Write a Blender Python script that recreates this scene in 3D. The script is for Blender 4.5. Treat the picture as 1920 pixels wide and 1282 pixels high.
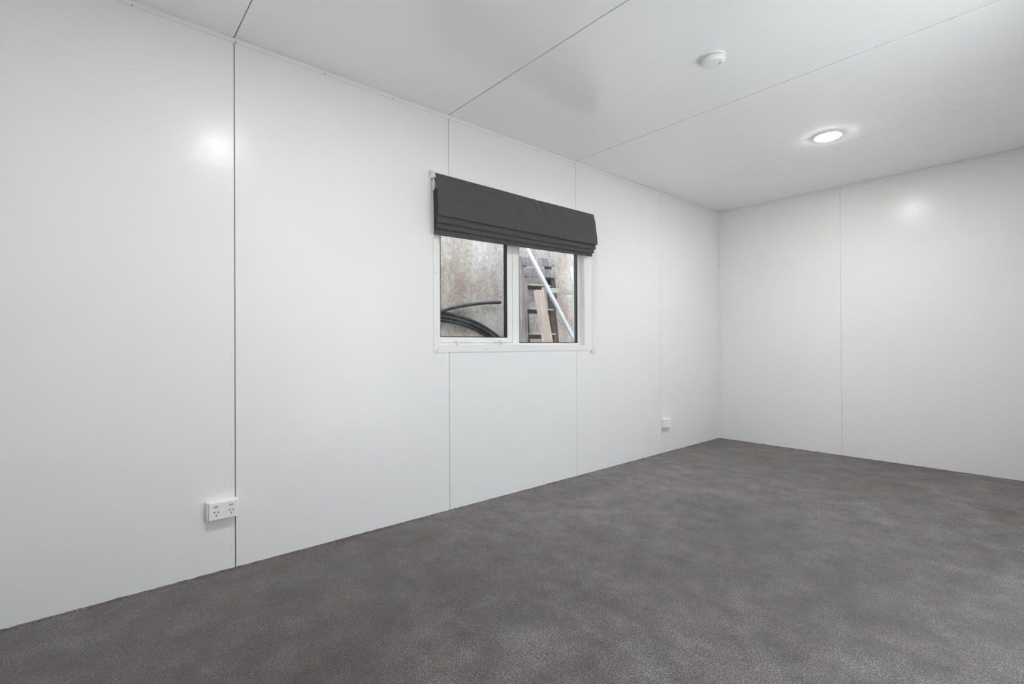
import bpy, bmesh, math, random
from mathutils import Vector, Matrix, noise

random.seed(7)
S = bpy.context.scene
for o in list(bpy.data.objects):
    bpy.data.objects.remove(o)
COL = S.collection

# ------------------------------------------------------------------ room size
W, YB, YF, H = 2.90, -0.62, 5.2776, 2.4888      # width, back wall, far wall, ceiling height
SEAM0 = 0.5288                                   # first panel joint; the panels are 1.2 m wide
T = 0.085                                        # wall thickness

# ------------------------------------------------------------------ camera
F_PX, YAW, Y0, PITCH, ROLL = 919.02, 0.8549, 644.1, 0.0038, 0.0049
cam_d = bpy.data.cameras.new('camera')
cam = bpy.data.objects.new('camera', cam_d)
COL.objects.link(cam)
fw = Vector((-math.sin(YAW), math.cos(YAW), 0)); rt = Vector((math.cos(YAW), math.sin(YAW), 0)); up = Vector((0, 0, 1))
f2 = fw * math.cos(PITCH) + up * math.sin(PITCH); u2 = up * math.cos(PITCH) - fw * math.sin(PITCH)
r2 = rt * math.cos(ROLL) - u2 * math.sin(ROLL); u3 = rt * math.sin(ROLL) + u2 * math.cos(ROLL)
m = Matrix((( r2.x, u3.x, -f2.x, 2.5887), (r2.y, u3.y, -f2.y, 0.0), (r2.z, u3.z, -f2.z, 1.0345), (0, 0, 0, 1)))
cam.matrix_world = m
cam_d.sensor_width = 36; cam_d.lens = F_PX / 1920 * 36
cam_d.shift_y = (Y0 - 641) / 1920
cam_d.clip_start = 0.02
S.camera = cam

# ------------------------------------------------------------------ world, exposure
wd = bpy.data.worlds.new('overcast_sky'); S.world = wd; wd.use_nodes = True
nt = wd.node_tree; bg = nt.nodes['Background']
SKY = 4.4
bg.inputs['Color'].default_value = (0.87, 0.935, 1.0, 1)
bg.inputs['Strength'].default_value = SKY
S.view_settings.view_transform = 'Standard'; S.view_settings.look = 'None'
S.view_settings.gamma = 1; S.view_settings.use_curve_mapping = False
S.view_settings.exposure = -0.05
LAMP = 365.0
fill_sun_d = bpy.data.lights.new('fill_sun', 'SUN'); fill_sun_d.energy = 29.0; fill_sun_d.angle = math.radians(4)
fill_sun_d.color = (0.97, 0.985, 1.0)
fill_sun = bpy.data.objects.new('fill_sun', fill_sun_d); COL.objects.link(fill_sun)
fill_sun.rotation_euler = Vector((0.12, -0.63, -0.767)).to_track_quat('-Z', 'Y').to_euler()      # high, along the building; added to bounce off the added ground slab onto the ceiling
cy = S.cycles
cy.max_bounces = 14; cy.diffuse_bounces = 10; cy.glossy_bounces = 6; cy.transparent_max_bounces = 12
cy.transmission_bounces = 6
cy.sample_clamp_indirect = 10
cy.use_denoising = True
cy.caustics_reflective = True

# ------------------------------------------------------------------ materials
def mat(name, color, rough=0.5, metal=0.0, spec=0.5, **kw):
    m = bpy.data.materials.new(name); m.use_nodes = True
    b = m.node_tree.nodes['Principled BSDF']
    b.inputs['Base Color'].default_value = (*color, 1)
    b.inputs['Roughness'].default_value = rough
    b.inputs['Metallic'].default_value = metal
    b.inputs['Specular IOR Level'].default_value = spec
    for k, v in kw.items():
        b.inputs[k.replace('_', ' ')].default_value = v
    return m
def nodes(m): return m.node_tree.nodes, m.node_tree.links, m.node_tree.nodes['Principled BSDF']
def tex_noise(N, L, scale, detail=3, rough=0.5, vec=None, stretch=None):
    n = N.new('ShaderNodeTexNoise'); n.inputs['Scale'].default_value = scale
    n.inputs['Detail'].default_value = detail; n.inputs['Roughness'].default_value = rough
    if vec is None:
        g = N.new('ShaderNodeNewGeometry'); vec = g.outputs['Position']
    if stretch:
        mp = N.new('ShaderNodeMapping'); mp.inputs['Scale'].default_value = stretch
        L.new(vec, mp.inputs['Vector']); vec = mp.outputs['Vector']
    L.new(vec, n.inputs['Vector'])
    return n
def ramp(N, L, src, stops):
    r = N.new('ShaderNodeValToRGB'); e = r.color_ramp.elements
    while len(e) > 1: e.remove(e[-1])
    e[0].position, e[0].color = stops[0][0], (*stops[0][1], 1)
    for p, c in stops[1:]:
        x = e.new(p); x.color = (*c, 1)
    L.new(src, r.inputs['Fac']); return r
def mix(N, L, a, b, fac, mode='MIX'):
    x = N.new('ShaderNodeMix'); x.data_type = 'RGBA'; x.blend_type = mode
    for s, v in ((6, a), (7, b), (0, fac)):
        if hasattr(v, 'is_linked'): L.new(v, x.inputs[s])
        elif s == 0: x.inputs[0].default_value = v
        else: x.inputs[s].default_value = (*v, 1)
    return x.outputs[2]
def bump(N, L, b, h, strength, dist):
    x = N.new('ShaderNodeBump'); x.inputs['Strength'].default_value = strength
    x.inputs['Distance'].default_value = dist
    L.new(h, x.inputs['Height']); L.new(x.outputs['Normal'], b.inputs['Normal'])

def panel_mat(name, base, rough, spec):
    m = mat(name, base, rough, spec=spec)
    N, L, b = nodes(m)
    big = tex_noise(N, L, 1.3, 2)
    fine = tex_noise(N, L, 9, 3)
    c = ramp(N, L, big.outputs['Fac'], [(0.3, tuple(x * 0.975 for x in base)), (0.7, base)])
    # faint scuffs, fixed to the steel skin
    sc = tex_noise(N, L, 5.0, 6, 0.7, stretch=(1.0, 1.0, 0.35))
    sr = ramp(N, L, sc.outputs['Fac'], [(0.66, (0, 0, 0)), (0.80, (1, 1, 1))])
    col = mix(N, L, c.outputs['Color'], tuple(x * 0.93 for x in base), sr.outputs['Color'])
    L.new(col, b.inputs['Base Color'])
    bump(N, L, b, fine.outputs['Fac'], 0.05, 0.02)
    return m
WHITE = panel_mat('white_painted_steel_wall', (0.845, 0.845, 0.845), 0.235, 0.18)
CEILM = panel_mat('white_painted_steel_ceiling', (0.935, 0.935, 0.935), 0.15, 0.6)
TRIM = mat('white_trim', (0.82, 0.82, 0.82), 0.35)
ALU = mat('white_powder_coated_aluminium', (0.84, 0.84, 0.83), 0.35)
PLASTIC = mat('white_plastic', (0.90, 0.90, 0.90), 0.30)
PLASTIC2 = mat('off_white_plastic', (0.80, 0.80, 0.80), 0.4)
DARK = mat('dark_slot', (0.02, 0.02, 0.02), 0.6)
GREYP = mat('grey_plastic', (0.35, 0.35, 0.36), 0.5)
RUBBER = mat('black_gasket', (0.012, 0.013, 0.017), 0.45)
SCREW = mat('screw_head', (0.22, 0.22, 0.22), 0.4, 0.6)
FOAM = mat('panel_core', (0.25, 0.25, 0.25), 0.9)
CORD = mat('white_cord', (0.88, 0.88, 0.87), 0.6)

LIT_ZONE_SEED = 2.2
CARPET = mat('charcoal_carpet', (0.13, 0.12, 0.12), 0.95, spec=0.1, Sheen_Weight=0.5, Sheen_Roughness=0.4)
N, L, b = nodes(CARPET)
b.inputs['Sheen Tint'].default_value = (1, 0.96, 0.97, 1)
g1 = tex_noise(N, L, 230, 3, 0.75); g2 = tex_noise(N, L, 100, 4, 0.7)
pat = tex_noise(N, L, 5.5, 9, 0.76); lit_pat = tex_noise(N, L, 0.55, 2, 0.5)
lit_pat.noise_dimensions = '4D'; lit_pat.inputs['W'].default_value = LIT_ZONE_SEED  # broad noise, seeded to paint the floor's lit and dim zones as tone
tint = tex_noise(N, L, 4.5, 3, 0.5)
base = ramp(N, L, pat.outputs['Fac'], [(0.36, (0.052, 0.044, 0.044)), (0.5, (0.098, 0.087, 0.089)), (0.64, (0.158, 0.146, 0.150))])
b2 = ramp(N, L, lit_pat.outputs['Fac'], [(0.38, (0.68, 0.635, 0.635)), (0.60, (1.38, 1.37, 1.39))])
tn = ramp(N, L, tint.outputs['Fac'], [(0.44, (1.03, 0.955, 0.955)), (0.58, (0.96, 0.975, 0.97))])
gr = ramp(N, L, g1.outputs['Fac'], [(0.39, (0.07, 0.07, 0.07)), (0.5, (0.74, 0.74, 0.74)), (0.61, (3.1, 3.1, 3.1))])
gr2 = ramp(N, L, g2.outputs['Fac'], [(0.3, (0.50, 0.50, 0.50)), (0.7, (1.5, 1.5, 1.5))])
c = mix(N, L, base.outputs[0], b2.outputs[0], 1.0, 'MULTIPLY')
c = mix(N, L, c, tn.outputs[0], 1.0, 'MULTIPLY')
c = mix(N, L, c, gr.outputs[0], 1.0, 'MULTIPLY')
c = mix(N, L, c, gr2.outputs[0], 1.0, 'MULTIPLY')
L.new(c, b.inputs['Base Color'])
bump(N, L, b, g1.outputs['Fac'], 0.9, 0.008)

FABRIC = mat('charcoal_blind_fabric', (0.075, 0.077, 0.080), 0.9, spec=0.15, Sheen_Weight=0.25, Sheen_Roughness=0.5)
N, L, b = nodes(FABRIC)
w1 = tex_noise(N, L, 60, 3, 0.6, stretch=(1, 6, 0.6)); w2 = tex_noise(N, L, 60, 3, 0.6, stretch=(1, 0.6, 6))
wv = mix(N, L, w1.outputs['Fac'], w2.outputs['Fac'], 0.5)
fr = ramp(N, L, wv, [(0.35, (0.058, 0.059, 0.060)), (0.65, (0.098, 0.100, 0.103))])
L.new(fr.outputs[0], b.inputs['Base Color']); bump(N, L, b, wv, 0.35, 0.002)
LIT_LINING = mat('lit_blind_lining', (0.62, 0.45, 0.24), 0.8)  # tan stands in for warm light on the lining in the fold gap

CONC = mat('weathered_concrete', (0.40, 0.36, 0.33), 0.9, spec=0.2)
N, L, b = nodes(CONC)
n1 = tex_noise(N, L, 2.2, 6, 0.6); n2 = tex_noise(N, L, 26, 6, 0.7); n3 = tex_noise(N, L, 3.0, 4, 0.6, stretch=(1, 1.6, 0.25))
n4 = tex_noise(N, L, 70, 2, 0.6)
c1 = ramp(N, L, n1.outputs['Fac'], [(0.32, (0.42, 0.350, 0.315)), (0.5, (0.56, 0.515, 0.490)), (0.70, (0.70, 0.685, 0.675))])
c2 = ramp(N, L, n2.outputs['Fac'], [(0.3, (0.72, 0.71, 0.69)), (0.7, (1.18, 1.18, 1.19))])
c3 = ramp(N, L, n3.outputs['Fac'], [(0.38, (0.84, 0.79, 0.755)), (0.6, (1.05, 1.05, 1.07))])
c4 = ramp(N, L, n4.outputs['Fac'], [(0.60, (1, 1, 1)), (0.70, (1.35, 1.35, 1.35))])
c = mix(N, L, c1.outputs[0], c2.outputs[0], 1.0, 'MULTIPLY')
c = mix(N, L, c, c3.outputs[0], 1.0, 'MULTIPLY')
c = mix(N, L, c, c4.outputs[0], 1.0, 'MULTIPLY')
L.new(c, b.inputs['Base Color']); bump(N, L, b, n2.outputs['Fac'], 0.5, 0.02)
GRAVEL = mat('gravel_ground', (0.30, 0.28, 0.26), 0.95)
N, L, b = nodes(GRAVEL)
n1 = tex_noise(N, L, 30, 5, 0.7)
L.new(ramp(N, L, n1.outputs['Fac'], [(0.3, (0.20, 0.19, 0.17)), (0.7, (0.40, 0.38, 0.35))]).outputs[0], b.inputs['Base Color'])
bump(N, L, b, n1.outputs['Fac'], 0.8, 0.03)

def wood(name, dark, light, stretch, rough=0.8):
    m = mat(name, light, rough, spec=0.2)
    N, L, b = nodes(m)
    tc = N.new('ShaderNodeTexCoord')
    n1 = tex_noise(N, L, 14, 6, 0.65, vec=tc.outputs['Object'], stretch=stretch)
    n2 = tex_noise(N, L, 5, 3, 0.5, vec=tc.outputs['Object'])
    c1 = ramp(N, L, n1.outputs['Fac'], [(0.3, dark), (0.68, light)])
    c2 = ramp(N, L, n2.outputs['Fac'], [(0.3, (0.8, 0.8, 0.8)), (0.7, (1.1, 1.1, 1.1))])
    L.new(mix(N, L, c1.outputs[0], c2.outputs[0], 1.0, 'MULTIPLY'), b.inputs['Base Color'])
    bump(N, L, b, n1.outputs['Fac'], 0.5, 0.004)
    return m
W_GREY = wood('weathered_grey_timber', (0.22, 0.185, 0.19), (0.56, 0.51, 0.54), (3, 3, 0.25))
W_GREYH = wood('weathered_grey_board', (0.18, 0.155, 0.16), (0.60, 0.56, 0.58), (3, 0.25, 3))
W_DARK = wood('dark_weathered_timber', (0.05, 0.038, 0.036), (0.20, 0.16, 0.155), (3, 3, 0.25))
W_PINE = wood('pale_pine', (0.62, 0.50, 0.44), (0.84, 0.73, 0.67), (3, 3, 0.2))
W_BOARD = wood('grey_pine_board', (0.46, 0.43, 0.39), (0.78, 0.75, 0.71), (3, 0.2, 3))
STEEL = mat('galvanised_steel', (0.78, 0.82, 0.86), 0.42, 0.35)
N, L, b = nodes(STEEL)
n1 = tex_noise(N, L, 45, 3, 0.6)
L.new(ramp(N, L, n1.outputs['Fac'], [(0.3, (0.66, 0.71, 0.76)), (0.7, (0.88, 0.91, 0.94))]).outputs[0], b.inputs['Base Color'])
WHITEBAR = mat('white_coated_steel', (0.88, 0.90, 0.93), 0.4)
PIPE = mat('black_polythene_pipe', (0.022, 0.025, 0.032), 0.32)
N, L, b = nodes(PIPE)
n1 = tex_noise(N, L, 12, 4, 0.7)
L.new(ramp(N, L, n1.outputs['Fac'], [(0.45, (0.018, 0.021, 0.028)), (0.75, (0.10, 0.105, 0.115))]).outputs[0], b.inputs['Base Color'])
PIPETAPE = mat('pale_pipe_stripe', (0.55, 0.56, 0.58), 0.5)

GLASS = bpy.data.materials.new('window_glass'); GLASS.use_nodes = True
N = GLASS.node_tree.nodes; L = GLASS.node_tree.links; N.clear()
out = N.new('ShaderNodeOutputMaterial'); mx = N.new('ShaderNodeMixShader')
tr = N.new('ShaderNodeBsdfTransparent'); gl = N.new('ShaderNodeBsdfGlossy'); fr = N.new('ShaderNodeMath'); lw = N.new('ShaderNodeLayerWeight')
tr.inputs['Color'].default_value = (0.96, 0.98, 0.97, 1); gl.inputs['Roughness'].default_value = 0.02
fr.operation = 'POWER'; fr.inputs[1].default_value = 4.0; L.new(lw.outputs['Facing'], fr.inputs[0])
L.new(fr.outputs[0], mx.inputs[0]); L.new(tr.outputs[0], mx.inputs[1]); L.new(gl.outputs[0], mx.inputs[2]); L.new(mx.outputs[0], out.inputs[0])

LENS = bpy.data.materials.new('lit_lens'); LENS.use_nodes = True
N = LENS.node_tree.nodes; L = LENS.node_tree.links; N.clear()
out = N.new('ShaderNodeOutputMaterial'); em = N.new('ShaderNodeEmission')
em.inputs['Color'].default_value = (1.0, 0.985, 0.955, 1); em.inputs['Strength'].default_value = LAMP
L.new(em.outputs[0], out.inputs[0])

# ------------------------------------------------------------------ helpers
def obj(name, bm, m, parent=None, smooth=False, kind=None, label=None, keep=False):
    if not keep:
        bmesh.ops.recalc_face_normals(bm, faces=bm.faces)
    me = bpy.data.meshes.new(name); bm.to_mesh(me); bm.free()
    me.materials.append(m)
    if smooth:
        for p in me.polygons: p.use_smooth = True
        try: me.set_sharp_from_angle(angle=math.radians(35))
        except Exception: pass
    o = bpy.data.objects.new(name, me); COL.objects.link(o)
    if parent is not None: o.parent = parent
    if kind: o['kind'] = kind
    if label: o['label'] = label
    return o
def thing(name, label, cat, loc=(0, 0, 0), rot=(0, 0, 0), group=None):
    o = bpy.data.objects.new(name, None); COL.objects.link(o)
    o.location = loc; o.rotation_euler = rot; o.empty_display_size = 0.1
    o['label'] = label; o['category'] = cat
    if group: o['group'] = group
    return o
def tag(o, label, cat, group=None):
    o['label'] = label; o['category'] = cat
    if group: o['group'] = group
    return o
def structure(name, loc=(0, 0, 0)):
    o = bpy.data.objects.new(name, None); COL.objects.link(o); o.location = loc; o['kind'] = 'structure'; return o
def box(bm, x0, x1, y0, y1, z0, z1, bev=0.0, seg=2, mtx=None):
    r = bmesh.ops.create_cube(bm, size=1)
    vs = r['verts']
    for v in vs:
        v.co = Vector(((x0 + x1) / 2 + v.co.x * (x1 - x0), (y0 + y1) / 2 + v.co.y * (y1 - y0), (z0 + z1) / 2 + v.co.z * (z1 - z0)))
    if bev > 0:
        es = list({e for v in vs for e in v.link_edges})
        r = bmesh.ops.bevel(bm, geom=es, offset=bev, segments=seg, affect='EDGES', profile=0.5)
        vs = list({v for f in r['faces'] for v in f.verts} | {v for v in vs if v.is_valid})
    if mtx is not None:
        # every vertex of this box, bevelled ones included
        seen = set(); st = [v for v in vs if v.is_valid]
        while st:
            v = st.pop()
            if v in seen: continue
            seen.add(v)
            for e in v.link_edges:
                st.append(e.other_vert(v))
        for v in seen: v.co = mtx @ v.co
    return bm
def new(*boxes, bev=0.0, seg=2):
    bm = bmesh.new()
    for bx_ in boxes: box(bm, *bx_, bev=bev, seg=seg)
    return bm
def lathe(prof, n=48):
    """prof: list of (r, z); closed at the axis when r == 0."""
    bm = bmesh.new(); rings = []
    for r, z in prof:
        if r < 1e-6: rings.append([bm.verts.new((0, 0, z))])
        else: rings.append([bm.verts.new((r * math.cos(2 * math.pi * i / n), r * math.sin(2 * math.pi * i / n), z)) for i in range(n)])
    for a, c in zip(rings, rings[1:]):
        for i in range(n):
            j = (i + 1) % n
            if len(a) == 1 and len(c) == 1: continue
            if len(a) == 1: bm.faces.new((a[0], c[i], c[j]))
            elif len(c) == 1: bm.faces.new((a[i], a[j], c[0]))
            else: bm.faces.new((a[i], a[j], c[j], c[i]))
    return bm
def tube(path, r, n=12, cap=True, bm=None):
    bm = bm or bmesh.new(); rings = []
    pts = [Vector(p) for p in path]
    prev = None
    for i, p in enumerate(pts):
        t = (pts[min(i + 1, len(pts) - 1)] - pts[max(i - 1, 0)]).normalized()
        if prev is None:
            a = Vector((1, 0, 0)) if abs(t.x) < 0.8 else Vector((0, 0, 1))
            nrm = (a - t * a.dot(t)).normalized()
        else:
            nrm = (prev - t * prev.dot(t)).normalized()
        prev = nrm; bn = t.cross(nrm)
        rr = r(i / (len(pts) - 1)) if callable(r) else r
        rings.append([bm.verts.new(p + (nrm * math.cos(2 * math.pi * k / n) + bn * math.sin(2 * math.pi * k / n)) * rr) for k in range(n)])
    for a, c in zip(rings, rings[1:]):
        for k in range(n):
            bm.faces.new((a[k], a[(k + 1) % n], c[(k + 1) % n], c[k]))
    if cap:
        bm.faces.new(rings[0][::-1]); bm.faces.new(rings[-1])
    return bm
def bar_between(p0, p1, w, t, normal, bev=0.002):
    """a straight board from p0 to p1, w wide across, t thick along normal; its mesh runs along local z."""
    p0, p1 = Vector(p0), Vector(p1); z = (p1 - p0).normalized(); n_ = Vector(normal); n_ = (n_ - z * n_.dot(z)).normalized()
    y = z.cross(n_)
    Lg = (p1 - p0).length
    M = Matrix(((n_.x, y.x, z.x, p0.x), (n_.y, y.y, z.y, p0.y), (n_.z, y.z, z.z, p0.z), (0, 0, 0, 1)))
    bm = new((-t / 2, t / 2, -w / 2, w / 2, 0, Lg), bev=bev)
    return bm, M

# a wall or ceiling of steel-faced panels: skins with chamfered long edges over a continuous core
GAPS = {'now': {}, 'std': 0.001}
def panel_skin(bm, s0, s1, t0, t1, n_in, mp, c0=True, c1=True, ch=0.0013, th=0.010):
    g = lambda s: next((v for k, v in GAPS['now'].items() if abs(k - s) < 0.01), GAPS['std'])
    a = s0 + (g(s0) if c0 else 0); z = s1 - (g(s1) if c1 else 0)
    prof = []
    prof += [(a, th), (a, ch), (a + ch, 0.0)] if c0 else [(a, th), (a, 0.0)]
    prof += [(z - ch, 0.0), (z, ch), (z, th)] if c1 else [(z, 0.0), (z, th)]
    v0 = [bm.verts.new(mp(s, t0, n_in + d)) for s, d in prof]; v1 = [bm.verts.new(mp(s, t1, n_in + d)) for s, d in prof]
    k = len(prof)
    for i in range(k):
        bm.faces.new((v0[i], v0[(i + 1) % k], v1[(i + 1) % k], v1[i]))
    bm.faces.new(v0[::-1]); bm.faces.new(v1)

def seams(lo, hi, s0):
    out = [lo]; s = s0
    while s - 1.2 > lo + 0.15: s -= 1.2
    while s < hi - 0.05:
        if s > lo + 0.05: out.append(s)
        s += 1.2
    return out + [hi]

def panel_wall(name, lo, hi, s0, t0, t1, mp, hole=None, m=WHITE, over=0.0, gaps={}, std=0.001):
    GAPS['now'], GAPS['std'] = gaps, std
    bm = bmesh.new()
    sm = seams(lo, hi, s0)
    for i, (a, z) in enumerate(zip(sm, sm[1:])):
        ca, cz = i > 0, i < len(sm) - 2
        if hole and a < hole[1] and z > hole[0]:
            h0, h1, k0, k1 = hole
            x0, x1 = max(a, h0), min(z, h1)
            if k0 > t0: panel_skin(bm, a, z, t0, k0, 0, mp, ca, cz)
            panel_skin(bm, a, z, k1, t1, 0, mp, ca, cz)
            if x0 > a: panel_skin(bm, a, x0, k0, k1, 0, mp, ca, False)
            if x1 < z: panel_skin(bm, x1, z, k0, k1, 0, mp, False, cz)
        else:
            panel_skin(bm, a, z, t0, t1, 0, mp, ca, cz)
    o = obj(name, bm, m, kind='structure')
    # the core behind the skins, joined into the same wall object as a second material
    bm = bmesh.new(); bm.from_mesh(o.data); nf = len(bm.faces)
    def core(s_a, s_b, t_a, t_b):
        vs = [bm.verts.new(mp(s, t, d)) for d in (0.010, T) for s, t in ((s_a, t_a), (s_b, t_a), (s_b, t_b), (s_a, t_b))]
        for f in ((0, 1, 2, 3), (7, 6, 5, 4), (0, 4, 5, 1), (1, 5, 6, 2), (2, 6, 7, 3), (3, 7, 4, 0)):
            bm.faces.new([vs[k] for k in f])
    lo2, hi2 = lo - over, hi + over
    if hole:
        h0, h1, k0, k1 = hole
        if k0 > t0: core(h0, h1, t0, k0)
        core(h0, h1, k1, t1); core(lo2, h0, t0, t1); core(h1, hi2, t0, t1)
    else: core(lo2, hi2, t0, t1)
    bm.faces.ensure_lookup_table()
    for f in bm.faces[nf:]: f.material_index = 1
    bmesh.ops.recalc_face_normals(bm, faces=bm.faces)
    bm.to_mesh(o.data); bm.free(); o.data.materials.append(FOAM)
    return o

# ------------------------------------------------------------------ the room
WIN = (1.652, 3.021, 1.033, 2.050)           # y0, y1, z0, z1 of the window opening
DOOR = (1.55, 3.05, 0.0, 2.08)
panel_wall('wall_left', YB, YF, SEAM0, 0, H, lambda s, t, d: (-d, s, t), hole=WIN, over=T, gaps={SEAM0: 0.0021, SEAM0 + 1.2: 0.0016, SEAM0 + 2.4: 0.0013, SEAM0 + 3.6: 0.0013})
panel_wall('wall_right', YB, YF, SEAM0, 0, H, lambda s, t, d: (W + d, s, t), hole=DOOR, over=T)
panel_wall('wall_far', 0, W, 1.1655, 0, H, lambda s, t, d: (s, YF + d, t), std=0.0007)
panel_wall('wall_back', 0, W, 1.1655, 0, H, lambda s, t, d: (s, YB - d, t))
def ceil_map(s, t, d): return (t, s, H + d)
panel_wall('ceiling', YB, YF, SEAM0, -T, W + T, ceil_map, m=CEILM, over=T, gaps={SEAM0: 0.0022, SEAM0 + 1.2: 0.0034, SEAM0 + 2.4: 0.0032, SEAM0 + 3.6: 0.0017})
bm = bmesh.new()
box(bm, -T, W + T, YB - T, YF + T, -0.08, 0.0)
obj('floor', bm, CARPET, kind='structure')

# slightly uneven carpet edge tucked against the walls
def carpet_edge(p0, p1, inward, name):
    bm = bmesh.new(); p0, p1, inward = Vector(p0), Vector(p1), Vector(inward)
    n = int((p1 - p0).length / 0.012); rows = []
    for i in range(n + 1):
        p = p0.lerp(p1, i / n); hgt = 0.003 + 0.004 * abs(noise.noise(p * 14)) + random.uniform(0, 0.0016)
        rows.append([bm.verts.new(p + Vector((0, 0, 0.0))), bm.verts.new(p + Vector((0, 0, hgt))),
                     bm.verts.new(p + inward * 0.006 + Vector((0, 0, hgt * 0.85))), bm.verts.new(p + inward * 0.02)])
    for a, c in zip(rows, rows[1:]):
        for k in range(3): bm.faces.new((a[k], a[k + 1], c[k + 1], c[k]))
    o = obj(name, bm, CARPET, smooth=True, kind='structure'); return o
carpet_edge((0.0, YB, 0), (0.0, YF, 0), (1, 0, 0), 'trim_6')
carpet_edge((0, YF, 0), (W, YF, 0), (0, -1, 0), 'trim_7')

# metal angle trims along the ceiling and in the far corner, screwed on
def trim(name, boxes, screws=(), axis='x'):
    bm = new(*boxes, bev=0.0006, seg=1)
    t = obj(name, bm, TRIM, kind='structure')
    for p in screws:
        c = lathe([(0, 0.0013), (0.0022, 0.0011), (0.0034, 0.0), ], 12)
        R = {'x': Matrix.Rotation(math.pi / 2, 4, 'Y'), '-y': Matrix.Rotation(math.pi / 2, 4, 'X')}[axis]
        bmesh.ops.transform(c, matrix=Matrix.Translation(p) @ R, verts=c.verts)
        obj('screw', c, SCREW, t)
    return t
zt0, zt1 = H - 0.025, H - 0.0035
trim('trim_1', [(0.0, 0.004, YB + 0.002, YF - 0.002, zt0, zt1)],
     [(0.0041, y, H - 0.0205) for y in (-0.25, 0.149, 0.535, 0.953, 1.34, 1.734, 2.135, 2.511, 2.92, 3.33, 3.73, 4.14, 4.55, 4.95)], 'x')
trim('trim_2', [(0.0045, W - 0.002, YF - 0.004, YF, zt0, zt1)],
     [(x, YF - 0.0041, H - 0.016) for x in (0.04, 0.42, 0.85, 1.17, 1.6, 2.0, 2.4, 2.8)], '-y')
trim('trim_3', [(0.0, 0.0022, YF - 0.026, YF, 0.003, zt0 - 0.001), (0.0, 0.026, YF - 0.0022, YF, 0.003, zt0 - 0.001)],
     [(0.014, YF - 0.0023, z) for z in (0.06, 0.5, 0.95, 1.42, 1.9, 2.20)], '-y')
trim('trim_4', [(W - 0.0022, W, YB + 0.002, YF - 0.002, zt0, zt1)])
trim('trim_5', [(0.003, W - 0.002, YB, YB + 0.0022, zt0, zt1)])

# ------------------------------------------------------------------ window
win = structure('window_1', (0, WIN[0], WIN[2]))
def wpart(name, bm, m, parent=win, label=None, smooth=False):
    bmesh.ops.translate(bm, vec=-win.location if parent is win else Vector((0, 0, 0)), verts=bm.verts)
    return obj(name, bm, m, parent, smooth=smooth, label=label)
y0, y1, z0, z1 = WIN
fl = 0.040; th = 0.0045
def quad_prism(bm, pts, x0, x1):
    a = [bm.verts.new((x0, y, z)) for y, z in pts]; c = [bm.verts.new((x1, y, z)) for y, z in pts]
    k = len(pts)
    for i in range(k): bm.faces.new((a[i], a[(i + 1) % k], c[(i + 1) % k], c[i]))
    bm.faces.new(a[::-1]); bm.faces.new(c)
# four mitred angle strips: each a flange on the wall and a leg lining the opening
e = 0.0010
strips = [
    ([(y0 - fl, z0 - fl + e), (y0 - fl, z1 + fl - e), (y0, z1 - e), (y0, z0 + e)], (-0.040, 0.0, y0, y0 + 0.002, z0, z1)),
    ([(y1, z0 + e), (y1, z1 - e), (y1 + fl, z1 + fl - e), (y1 + fl, z0 - fl + e)], (-0.040, 0.0, y1 - 0.002, y1, z0, z1)),
    ([(y0 - fl + e, z0 - fl), (y0 + e, z0), (y1 - e, z0), (y1 + fl - e, z0 - fl)], (-0.040, 0.0, y0, y1, z0, z0 + 0.002)),
    ([(y0 - fl + e, z1 + fl), (y0 + e, z1), (y1 - e, z1), (y1 + fl - e, z1 + fl)], (-0.040, 0.0, y0, y1, z1 - 0.002, z1))]
for pts, leg in strips:
    bm = bmesh.new(); quad_prism(bm, pts, 0.0003, th); box(bm, *leg)
    wpart('window_trim', bm, TRIM)
for (yy, zz) in ((y0 - 0.012, z0 - 0.026), (y0 - 0.028, z0 + 0.012), (2.02, z0 - 0.022), (y0 - 0.022, 1.48)):
    c = lathe([(0, 0.0012), (0.002, 0.001), (0.003, 0)], 10)
    bmesh.ops.transform(c, matrix=Matrix.Translation((th, yy, zz)) @ Matrix.Rotation(math.pi / 2, 4, 'Y'), verts=c.verts)
    wpart('screw', c, SCREW)
xa, xb = -0.083, -0.040
jl, jr, sl = 0.014, 0.033, 0.019
ym0, ym1 = 2.289, 2.355                      # mullion
# outer frame
wpart('window_frame', new((xb - 0.043, xb, y0 + 0.002, y0 + jl, z0 + 0.002, z1 - 0.002), (xb - 0.043, xb, y1 - jr, y1 - 0.002, z0 + 0.002, z1 - 0.002),
      (xb - 0.043, xb, y0 + jl, y1 - jr, z0 + 0.002, z0 + 0.019), (xb - 0.043, xb, y0 + jl, y1 - jr, z1 - 0.03, z1 - 0.002), bev=0.001), ALU)
wpart('mullion', new((xb - 0.043, xb + 0.001, ym0 + 0.004, ym1, z0 + 0.019, z1 - 0.03), bev=0.001), ALU)
# opening sash on the left
sy0, sy1, sz0, sz1 = y0 + jl + 0.001, ym0 - 0.001, z0 + 0.021, z1 - 0.032
gy0, gy1, gz0, gz1 = sy0 + sl, 2.2425, 1.0895, sz1 - 0.035
sash = wpart('sash', new((xb - 0.036, xb + 0.003, sy0, gy0, sz0, sz1), (xb - 0.036, xb + 0.003, gy1, sy1, sz0, sz1),
      (xb - 0.036, xb + 0.003, gy0, gy1, sz0, gz0), (xb - 0.036, xb + 0.003, gy0, gy1, gz1, sz1), bev=0.0012), ALU)
def gasket(a, b_, c, d, x0, x1, t=0.007):
    return new((x0, x1, a, a + t, c, d), (x0, x1, b_ - t, b_, c, d), (x0, x1, a + t, b_ - t, c, c + t), (x0, x1, a + t, b_ - t, d - t, d))
def centred(bm, parent): bmesh.ops.translate(bm, vec=-win.location, verts=bm.verts); return bm
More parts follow.
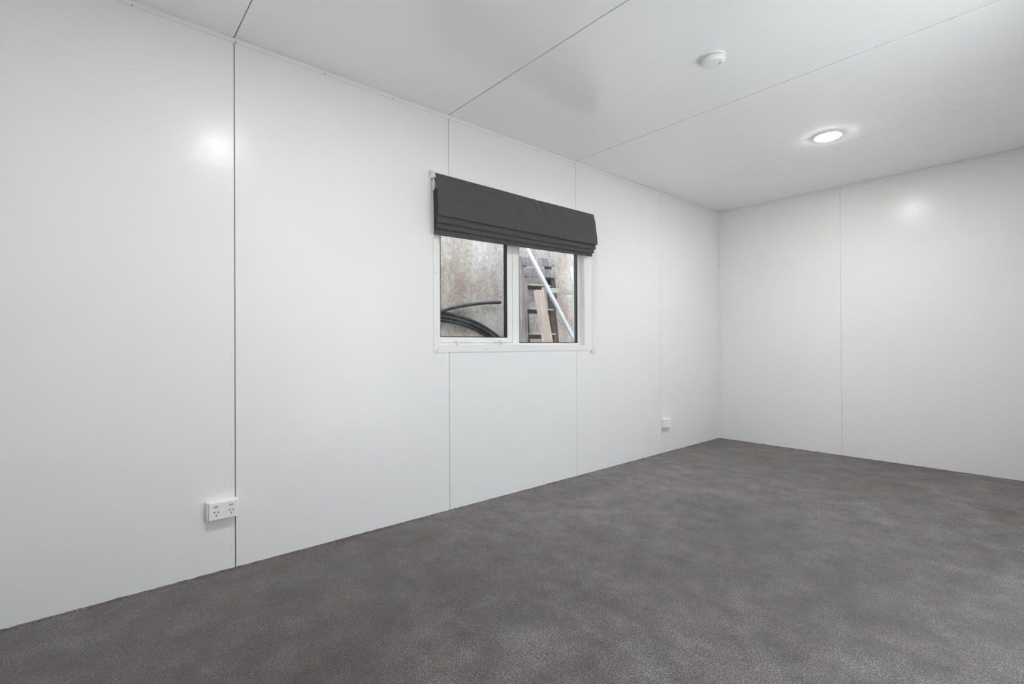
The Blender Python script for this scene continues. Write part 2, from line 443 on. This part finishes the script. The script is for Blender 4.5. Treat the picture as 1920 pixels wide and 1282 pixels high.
obj('gasket', centred(gasket(gy0 - 0.001, gy1 + 0.001, gz0 - 0.001, gz1 + 0.001, xb - 0.030, xb + 0.0005), sash), RUBBER, sash)
obj('glass_pane', centred(new((xb - 0.029, xb - 0.025, gy0 + 0.001, gy1 - 0.001, gz0 + 0.001, gz1 - 0.001)), sash), GLASS, sash)
# stays on the bottom rail of the sash
def stay(yc, flip):
    s = 1 if not flip else -1
    b0 = new((xb + 0.003, xb + 0.014, yc - 0.016, yc + 0.016, 1.058, 1.070), bev=0.002)
    h_ = obj('window_latch', centred(b0, sash), PLASTIC, sash)
    arm = bmesh.new()
    p = [Vector((xb + 0.012, yc - 0.004 * s, 1.066)), Vector((xb + 0.022, yc + 0.03 * s, 1.074)), Vector((xb + 0.024, yc + 0.075 * s, 1.076)), Vector((xb + 0.023, yc + 0.105 * s, 1.073))]
    arm = tube(p, lambda t: 0.0065 - 0.003 * t, 10); 
    for v in arm.verts: v.co.x = (v.co.x - (xb + 0.018)) * 0.8 + xb + 0.018
    obj('lever', centred(arm, sash), PLASTIC, h_, smooth=True)
    obj('keeper', centred(new((xb + 0.0005, xb + 0.010, yc - 0.004, yc + 0.010, 1.040, 1.057), bev=0.002), sash), PLASTIC2, h_)
stay(1.815, False); stay(2.185, True)
# fixed light on the right
ry0, ry1, rz0, rz1 = ym1, y1 - jr, z0 + 0.019, z1 - 0.03
wpart('gasket', gasket(ry0, ry1, rz0, rz1, xb - 0.030, xb - 0.0025, 0.006), RUBBER)
wpart('glazing_spacer', new((xb - 0.016, xb - 0.0135, ry1 - 0.0066, ry1 - 0.006, rz0, rz1)), mat('spacer_metal', (0.5, 0.53, 0.56), 0.3, 0.8))
wpart('glass_pane', new((xb - 0.029, xb - 0.025, ry0 + 0.005, ry1 - 0.005, rz0 + 0.005, rz1 - 0.005)), GLASS)

# ------------------------------------------------------------------ sliding door in the right wall (mirrored softly in the left wall)
dr = structure('door_1', (W, DOOR[0], 0))
def dpart(name, bm, m, label=None):
    bmesh.ops.translate(bm, vec=-dr.location, verts=bm.verts); return obj(name, bm, m, dr, label=label)
a, c, zt = DOOR[0], DOOR[1], DOOR[3]
dpart('door_frame', new((W + 0.005, W + 0.08, a, a + 0.045, 0.002, zt), (W + 0.005, W + 0.08, c - 0.045, c, 0.002, zt),
      (W + 0.005, W + 0.08, a + 0.045, c - 0.045, zt - 0.045, zt), (W + 0.005, W + 0.08, a + 0.045, c - 0.045, 0.002, 0.03), bev=0.001), ALU)
mid = (a + c) / 2
for k, (p, q, x) in enumerate(((a + 0.045, mid + 0.03, W + 0.012), (mid - 0.03, c - 0.045, W + 0.046))):
    pf = dpart('door_panel', new((x, x + 0.028, p, p + 0.055, 0.031, zt - 0.046), (x, x + 0.028, q - 0.055, q, 0.031, zt - 0.046),
          (x, x + 0.028, p + 0.055, q - 0.055, 0.031, 0.10), (x, x + 0.028, p + 0.055, q - 0.055, zt - 0.10, zt - 0.046), bev=0.001), ALU)
    bm = new((x + 0.012, x + 0.016, p + 0.055, q - 0.055, 0.10, zt - 0.10)); bmesh.ops.translate(bm, vec=-dr.location, verts=bm.verts)
    obj('glass_pane', bm, GLASS, pf)
    if k == 0:
        bm = tube([(x, p + 0.028, 0.95), (x - 0.035, p + 0.028, 0.96), (x - 0.035, p + 0.028, 1.14), (x, p + 0.028, 1.15)], 0.008, 12)
        bmesh.ops.translate(bm, vec=-dr.location, verts=bm.verts); obj('door_handle', bm, ALU, pf, smooth=True)

# ------------------------------------------------------------------ ceiling fittings
def make_downlight(loc, label):
    t = thing('downlight', label, 'ceiling light', loc, group='round ceiling downlights')
    obj('rim', lathe([(0.097, 0.0), (0.097, -0.0030), (0.094, -0.0055), (0.086, -0.0082), (0.0785, -0.0092), (0.0775, -0.008), (0.0775, 0.0)], 72), PLASTIC, t, smooth=True)
    obj('lens', lathe([(0.0773, -0.002), (0.0768, -0.0106), (0.073, -0.0117), (0.06, -0.0122), (0.035, -0.0130), (0, -0.0132)], 64), LENS, t, smooth=True)
    return t
d0 = make_downlight((1.462, 3.915, H), 'round white ceiling downlight near the far wall, lit, just short of a panel joint')
def dup(root, loc, label):
    r = root.copy(); COL.objects.link(r); r.location = loc; r['label'] = label
    for ch in list(root.children):
        k = ch.copy(); COL.objects.link(k); k.parent = r
    return r
dup(d0, (1.440, 0.716, H), 'lit ceiling downlight above the camera end, seen as the bright reflection on the left wall')

sm = thing('smoke_alarm', 'small round white smoke alarm on the ceiling between two panel joints', 'smoke alarm', (1.395, 2.397, H))
obj('mounting_base', lathe([(0.0, 0.0), (0.058, 0.0), (0.058, -0.006), (0.055, -0.009), (0.0, -0.009)], 56), PLASTIC, sm, smooth=True)
obj('cover', lathe([(0.048, -0.009), (0.050, -0.012), (0.0545, -0.0125), (0.0545, -0.028), (0.051, -0.034), (0.045, -0.037), (0.0, -0.038)], 56), PLASTIC, sm, smooth=True)
obj('vent_ring', lathe([(0.049, -0.009), (0.0515, -0.0105), (0.049, -0.012)], 56), GREYP, sm)
def disc(r, x, y, z, m, name, par, dz=-0.001):
    bm = lathe([(r, 0), (r, dz), (0, dz)], 20); bmesh.ops.translate(bm, vec=(x, y, z), verts=bm.verts); return obj(name, bm, m, par)
disc(0.0055, 0.030, 0.010, -0.0375, GREYP, 'test_button', sm, -0.0012)
disc(0.0034, 0.020, 0.017, -0.0376, GREYP, 'indicator_light', sm, -0.001)

# ------------------------------------------------------------------ power outlets
def make_outlet(loc, label):
    t = thing('power_outlet', label, 'power outlet', loc, group='white double power outlets on the left wall')
    w, h = 0.117, 0.080
    obj('mounting_block', new((0.0, 0.025, -w / 2 - 0.008, w / 2 + 0.001, -h / 2 - 0.001, h / 2 + 0.001), bev=0.0015), PLASTIC, t)
    obj('faceplate', new((0.025, 0.036, -w / 2, w / 2, -h / 2, h / 2), bev=0.0035, seg=3), PLASTIC, t)
    for s in (-1, 1):
        cy_ = s * 0.030
        bm = new((0.0355, 0.0364, cy_ - 0.0095, cy_ + 0.0095, 0.016, 0.026), bev=0.0003, seg=1)
        sw = obj('switch_surround', bm, PLASTIC2, t)
        obj('switch_rocker', new((0.0364, 0.0385, cy_ - 0.0075, cy_ + 0.0075, 0.018, 0.0245), bev=0.0008), GREYS, sw)
        for yy, zz, ang in ((-0.0075, -0.004, 30), (0.0075, -0.004, -30), (0.0, -0.018, 0)):
            bm = new((0.0356, 0.03635, -0.0014, 0.0014, -0.0046, 0.0046))
            bmesh.ops.transform(bm, matrix=Matrix.Translation((0, cy_ + yy, zz)) @ Matrix.Rotation(math.radians(-ang), 4, 'X'), verts=bm.verts)
            obj('pin_slot', bm, DARK, t)
    return t
GREYS = mat('pale_grey_rocker', (0.45, 0.45, 0.45), 0.4)
o0 = make_outlet((0.0002, 0.4745, 0.291), 'white double power outlet at the near end, over the first panel joint, slots visible')
def dup2(root, loc, label):
    r = root.copy(); COL.objects.link(r); r.location = loc; r['label'] = label
    for ch in list(root.children):
        k = ch.copy(); COL.objects.link(k); k.parent = r
        for g_ in ch.children:
            d = g_.copy(); COL.objects.link(d); d.parent = k
    return r
dup2(o0, (0.0002, 4.196, 0.287), 'small distant white double power outlet near the far corner of the room')

# ------------------------------------------------------------------ roman blind
BY0, BY1 = 1.601, 3.088
bl = thing('roman_blind', 'charcoal grey fabric roman blind drawn up over the window', 'blind', (0, BY0, 2.10))
def bpart(name, bm, m, parent=bl, smooth=False, label=None):
    bmesh.ops.translate(bm, vec=-Vector(bl.location), verts=bm.verts)
    return obj(name, bm, m, parent, smooth=smooth, label=label)
def sheet(prof_fn, ny, thick=0.0016, inset=(0, 0)):
    """prof_fn(t) -> list of (x, z) for t in 0..1 along the blind; a solid thin cloth."""
    bm = bmesh.new(); rows = []
    for i in range(ny + 1):
        t = i / ny; y = (BY0 + inset[0]) + (BY1 - inset[1] - BY0 - inset[0]) * t
        rows.append([bm.verts.new((x, y, z)) for x, z in prof_fn(t)])
    for a, c in zip(rows, rows[1:]):
        for k in range(len(a) - 1): bm.faces.new((a[k], a[k + 1], c[k + 1], c[k]))
    bmesh.ops.recalc_face_normals(bm, faces=bm.faces)
    bmesh.ops.solidify(bm, geom=bm.faces[:], thickness=thick)
    return bm
def sag(t, zl, zr, k=0.004): return zl + (zr - zl) * t - k * math.sin(math.pi * t)
def front(t):
    zb = sag(t, 1.822, 1.834); xb_ = 0.084 + 0.003 * math.sin(math.pi * t) + 0.004 * t
    pts = []
    for i in range(25):
        s = i / 24
        z = 2.084 + (zb + 0.008 - 2.084) * s
        if i == 0: z -= 0.0035 * math.sin(math.pi * t) * (0.4 + 0.6 * math.exp(-((t - 0.56) / 0.12) ** 2))
        x = 0.050 + (xb_ - 0.050) * (1 - (1 - s) ** 1.35)
        x += 0.0035 * noise.noise(Vector((t * 9, s * 2.0, 3.1))) * math.sin(math.pi * min(1, s * 1.1 + 0.02))
        # a crease running down from the top rail
        cr = t - (0.555 + 0.06 * s)
        x += (0.0032 * math.exp(-(cr / 0.012) ** 2) - 0.0036 * math.exp(-((cr - 0.022) / 0.014) ** 2)) * max(0, 1 - s * 1.2)
        cr = t - (0.33 + 0.03 * s)
        x += 0.0025 * math.exp(-(cr / 0.03) ** 2) * (1 - s)
        pts.append((x, z))
    for i in range(1, 7):
        a_ = math.pi * i / 6
        pts.append((xb_ - 0.006 + 0.006 * math.cos(a_), zb + 0.008 - 0.008 * math.sin(a_)))
    pts += [(xb_ - 0.014, zb + 0.07), (xb_ - 0.022, zb + 0.13)]
    return pts
bpart('front_panel', sheet(front, 120), FABRIC, smooth=True)
def fold(xf, zl, zr, top, ph):
    def fn(t):
        zb = sag(t, zl, zr, 0.003) + 0.0015 * noise.noise(Vector((t * 7, ph, 0)))
        x = xf + 0.0015 * noise.noise(Vector((t * 6, ph, 5)))
        pts = [(x - 0.010, top), (x - 0.004, (top + zb) / 2), (x, zb + 0.03), (x, zb + 0.006)]
        for i in range(1, 6):
            a_ = math.pi * i / 5
            pts.append((x - 0.004 + 0.004 * math.cos(a_), zb + 0.006 - 0.006 * math.sin(a_)))
        pts += [(x - 0.010, (top + zb) / 2), (x - 0.016, top + 0.012)]
        return pts
    return fn
for k, (xf, zl, zr, top, ins) in enumerate(((0.0680, 1.785, 1.800, 1.965, (0.001, 0.003)), (0.0525, 1.752, 1.772, 1.975, (0.003, 0.008)), (0.0370, 1.714, 1.748, 1.990, (0.002, 0.010)))):
    bpart('fold', sheet(fold(xf, zl, zr, top, k * 3.3), 70, inset=ins), FABRIC, smooth=True)
bpart('lit_lining_edge', new((0.0545, 0.0560, BY0 + 0.006, BY0 + 0.020, 1.835, 1.90), (0.0615, 0.0635, BY0 + 0.006, BY0 + 0.020, 1.83, 1.895)), LIT_LINING, label='lining between folds, warm light in the gap painted as tan')
hr = bpart('headrail', new((0.004, 0.046, BY0 + 0.004, BY1 - 0.004, 2.058, 2.094), bev=0.002), ALU)
bpart('mounting_board', new((0.0005, 0.004, BY0 + 0.02, BY1 - 0.02, 2.02, 2.098)), ALU)
br = new((0.002, 0.040, BY0 - 0.012, BY0 + 0.004, 2.058, 2.100), bev=0.005)
bpart('end_bracket', br, PLASTIC2, smooth=True)
br = new((0.002, 0.040, BY1 - 0.004, BY1 + 0.018, 2.056, 2.096), bev=0.005)
ch = bpart('end_bracket', br, PLASTIC2, smooth=True)
bpart('side_tape', new((0.012, 0.030, BY0 + 0.002, BY0 + 0.0045, 1.985, 2.06)), CORD)
# control cord: a narrow hanging loop at the right end
pA, pB = [], []
for i in range(40):
    s = i / 39; z = 2.06 - 1.055 * s
    pA.append((0.018 + 0.002 * math.sin(s * 6), BY1 + 0.047 - 0.012 * s + 0.005 * math.sin(s * 7), z))
    pB.append((0.030 + 0.002 * math.sin(s * 5 + 1), BY1 + 0.052 + 0.002 * math.sin(s * 4), z - 0.01))
loop = pA + [(0.020, BY1 + 0.036, 0.992), (0.024, BY1 + 0.043, 0.984), (0.029, BY1 + 0.051, 0.992)] + pB[::-1]
# start and end both run back to the drive bracket
loop = [(0.02, BY1 + 0.012, 2.075)] + loop + [(0.028, BY1 + 0.012, 2.075)]
cd = bpart('cord', tube(loop, 0.0021, 8), CORD, smooth=True)
obj('cord_weight', (lambda bm: (bmesh.ops.translate(bm, vec=-Vector(bl.location), verts=bm.verts), bm)[1])(tube([(0.021, BY1 + 0.036, 1.012), (0.021, BY1 + 0.036, 0.985), (0.021, BY1 + 0.037, 0.962)], lambda t: 0.0045 - 0.001 * t, 10)), PLASTIC2, cd, smooth=True)
cl = bpart('cord_cleat', new((0.0003, 0.012, BY1 + 0.010, BY1 + 0.022, 0.975, 1.000), bev=0.003), PLASTIC2)

# ------------------------------------------------------------------ outside the window
XW = -1.42; ZG = -0.55
bm = new((XW - 0.25, XW, -2.5, 9.5, ZG, 5.2), bev=0.01)  # top raised out of view to keep sunlight off the window
o = obj('wall_outside', bm, CONC, kind='structure')
bm = new((-14, 16, -14, 18, ZG - 0.2, ZG))
o = obj('ground', bm, GRAVEL, kind='structure')

BOUNCE = mat('pale_bounce_surface', (0.71, 0.71, 0.71), 0.9)
bm = new((W + T + 0.01, 5.4, -3.0, 9.0, ZG + 0.001, -0.06), bev=0.01)  # added unseen reflector: throws daylight through the door onto the ceiling
obj('ground_bounce_slab', bm, BOUNCE, kind='structure')

bm = new((-T - 0.25, W + T + 0.02, YB - T - 0.1, YF + T + 0.1, H + T + 0.02, H + T + 0.10), bev=0.004)  # added slab out of view; its overhang blocks sunlight at the window
obj('added_roof_sunshade', bm, ALU, kind='structure')

def board(name, p0, p1, w, t, m, parent=None, normal=(1, 0, 0), bev=0.003, wob=0.0):
    bm, M = bar_between(p0, p1, w, t, normal, bev)
    o = obj(name, bm, m)
    if parent is not None:
        o.parent = parent; o.matrix_world = M
        o.matrix_parent_inverse = Matrix()
        o.matrix_local = Matrix.Translation(-Vector(parent.location)) @ M
    else: o.matrix_world = M
    return o
def lx(z): return -1.300 + 0.12 * (2.0 - z)          # face of the leaning ladder
lad = thing('wooden_ladder', 'old weathered wooden trestle ladder leaning on the concrete wall outside', 'ladder', (lx(ZG), 3.72, ZG))
def railpt(y, z, off=0.0): return (lx(z) + off, y, z)
Lt, Lb = (3.555, 1.995), (3.300, ZG + 0.02)
board('rail', railpt(3.318, ZG + 0.012, -0.015), railpt(3.548, 1.985, -0.015), 0.092, 0.030, W_GREY, lad)
board('rail', railpt(4.000, ZG + 0.012, -0.055), railpt(3.970, 1.95, -0.055), 0.085, 0.035, W_DARK, lad)
board('inner_rail', railpt(3.500, ZG + 0.02, -0.060), railpt(3.600, 1.93, -0.060), 0.040, 0.032, W_DARK, lad)
board('top_board', railpt(3.515, 1.936, 0.012), railpt(4.028, 1.968, 0.012), 0.090, 0.024, W_GREYH, lad)
board('top_board', railpt(3.535, 1.818, 0.012), railpt(4.026, 1.842, 0.012), 0.090, 0.024, W_GREYH, lad)
for z, dz in ((1.662, 0.01), (1.402, 0.0), (1.128, 0.0), (0.85, 0), (0.57, 0), (0.29, 0), (0.01, 0), (-0.27, 0)):
    yl = 3.58 - 0.035 * (1.7 - z); yr = 3.955 - 0.0 * z
    r_ = board('rung', railpt(yl, z, -0.060), railpt(yr, z + dz, -0.060), 0.045, 0.030, W_DARK, lad)
    board('tread', railpt(yl, z + 0.030, -0.045), railpt(yr, z + 0.030 + dz, -0.045), 0.016, 0.060, W_BOARD, lad, bev=0.002)
board('side_batten', railpt(3.995, 1.56, -0.020), railpt(3.985, 1.79, -0.020), 0.060, 0.030, W_DARK, lad)
board('side_batten', railpt(3.560, 1.42, -0.020), railpt(3.565, 1.78, -0.020), 0.030, 0.030, W_GREY, lad)
# nails in the boards
for yy, zz in ((3.56, 1.958), (3.56, 1.915), (3.98, 1.985), (3.98, 1.94), (3.575, 1.84), (3.575, 1.80), (3.985, 1.86), (3.985, 1.82)):
    c = lathe([(0.006, 0), (0.005, 0.002), (0, 0.002)], 10)
    bmesh.ops.transform(c, matrix=Matrix.Translation(Vector((lx(zz) + 0.025, yy, zz)) - Vector(lad.location)) @ Matrix.Rotation(math.pi / 2, 4, 'Y'), verts=c.verts)
    obj('nail', c, DARK, lad)

def px(z): return -1.150 + 0.20 * (2.0 - z)
o = board('timber_plank', (px(ZG) - 0.02, 3.655, ZG + 0.03), (px(1.60), 3.553, 1.605), 0.115, 0.045, W_PINE, normal=(1, 0.0, 0.1))
tag(o, 'pale pinkish pine plank leaning upright in front of the ladder', 'plank')
o = board('timber_board', (-1.160, 3.70, 1.632), (-1.165, 4.75, 1.642), 0.050, 0.035, W_BOARD)
tag(o, 'horizontal grey board sticking out to the right from the ladder rung', 'board')

def dx(z): return -1.200 + 0.25 * (2.0 - z)
def dpoint(s):   # along the strut
    a = Vector((-1.215, 3.520, 2.066)); b_ = Vector((-0.972, 3.992, 1.095)); return a + (b_ - a) * s
bmA, M = bar_between(dpoint(1.65), dpoint(-0.14), 0.050, 0.030, (1, 0, 0.2), 0.001)
bmA.free(); Lg = (dpoint(1.65) - dpoint(-0.14)).length
# a folded steel channel
ch_ = bmesh.new()
w_, t_, k_ = 0.044, 0.024, 0.0025
prof = [(-t_ / 2, -w_ / 2), (t_ / 2, -w_ / 2), (t_ / 2, w_ / 2), (-t_ / 2, w_ / 2), (-t_ / 2, w_ / 2 - k_), (t_ / 2 - k_, w_ / 2 - k_), (t_ / 2 - k_, -w_ / 2 + k_), (-t_ / 2, -w_ / 2 + k_)]
va = [ch_.verts.new((x, y, 0)) for x, y in prof]; vb = [ch_.verts.new((x, y, Lg)) for x, y in prof]
for i in range(8): ch_.faces.new((va[i], va[(i + 1) % 8], vb[(i + 1) % 8], vb[i]))
ch_.faces.new(va[::-1]); ch_.faces.new(vb)
o = obj('metal_channel', ch_, STEEL); o.matrix_world = M
tag(o, 'long pale galvanised metal bar slanting across in front of the ladder', 'metal bar')

wb = new((-0.012, 0.012, -0.028, 0.028, 0, 2.2), bev=0.002)
o = obj('metal_strip', wb, WHITEBAR)
a_ = Vector((-1.262, 4.258, 1.945)); b_ = Vector((-1.05, 4.66, -0.22))
zz = (b_ - a_).normalized(); nn = Vector((1, 0, 0.1)); nn = (nn - zz * nn.dot(zz)).normalized(); yy = zz.cross(nn)
o.matrix_world = Matrix(((nn.x, yy.x, zz.x, a_.x), (nn.y, yy.y, zz.y, a_.y), (nn.z, yy.z, zz.z, a_.z), (0, 0, 0, 1)))
tag(o, 'short white metal strip behind the right edge of the window', 'metal bar')

# coil of black pipe: loose turns lying against the concrete, one end springing free
XP = XW + 0.028
cyc, czc = 2.50, 0.407
path = []
random.seed(3)
turns = [(1.200, 0.947, 0.000), (1.163, 0.911, 0.004), (1.122, 0.872, 0.000)]
n_t = 110
for k, (ra, rb, xo) in enumerate(turns):
    nx = turns[min(k + 1, len(turns) - 1)]
    for i in range(n_t):
        s = i / n_t; a_ = math.radians(118) - 2 * math.pi * s
        A = ra + (nx[0] - ra) * s; B = rb + (nx[1] - rb) * s; X = xo + (nx[2] - xo) * s
        path.append(Vector((XP + X + 0.004 * math.sin(a_ * 3 + k), cyc + A * math.cos(a_), max(czc + B * math.sin(a_), ZG + 0.02))))
tail = [(XP + 0.012, 3.295, 1.488), (XP + 0.012, 3.16, 1.478), (XP + 0.012, 3.02, 1.462), (XP + 0.012, 2.82, 1.430), (XP + 0.012, 2.667, 1.396), (XP + 0.014, 2.552, 1.360), (XP + 0.016, 2.40, 1.305), (XP + 0.018, 2.15, 1.215)]
pipe = tube(path, 0.0155, 12)
pc = obj('pipe_coil', pipe, PIPE, smooth=True)
tag(pc, 'coil of black plastic pipe lying against the concrete wall outside', 'pipe')
# free end, smoothed
tl = [Vector(p) for p in tail]
sm_ = []
for i in range(len(tl) - 1):
    p0 = tl[max(i - 1, 0)]; p1 = tl[i]; p2 = tl[i + 1]; p3 = tl[min(i + 2, len(tl) - 1)]
    for j in range(8):
        t = j / 8
        sm_.append(0.5 * ((2 * p1) + (p2 - p0) * t + (2 * p0 - 5 * p1 + 4 * p2 - p3) * t * t + (3 * p1 - p0 - 3 * p2 + p3) * t ** 3))
sm_.append(tl[-1])
obj('free_end', tube(sm_, 0.0165, 12), PIPE, pc, smooth=True)
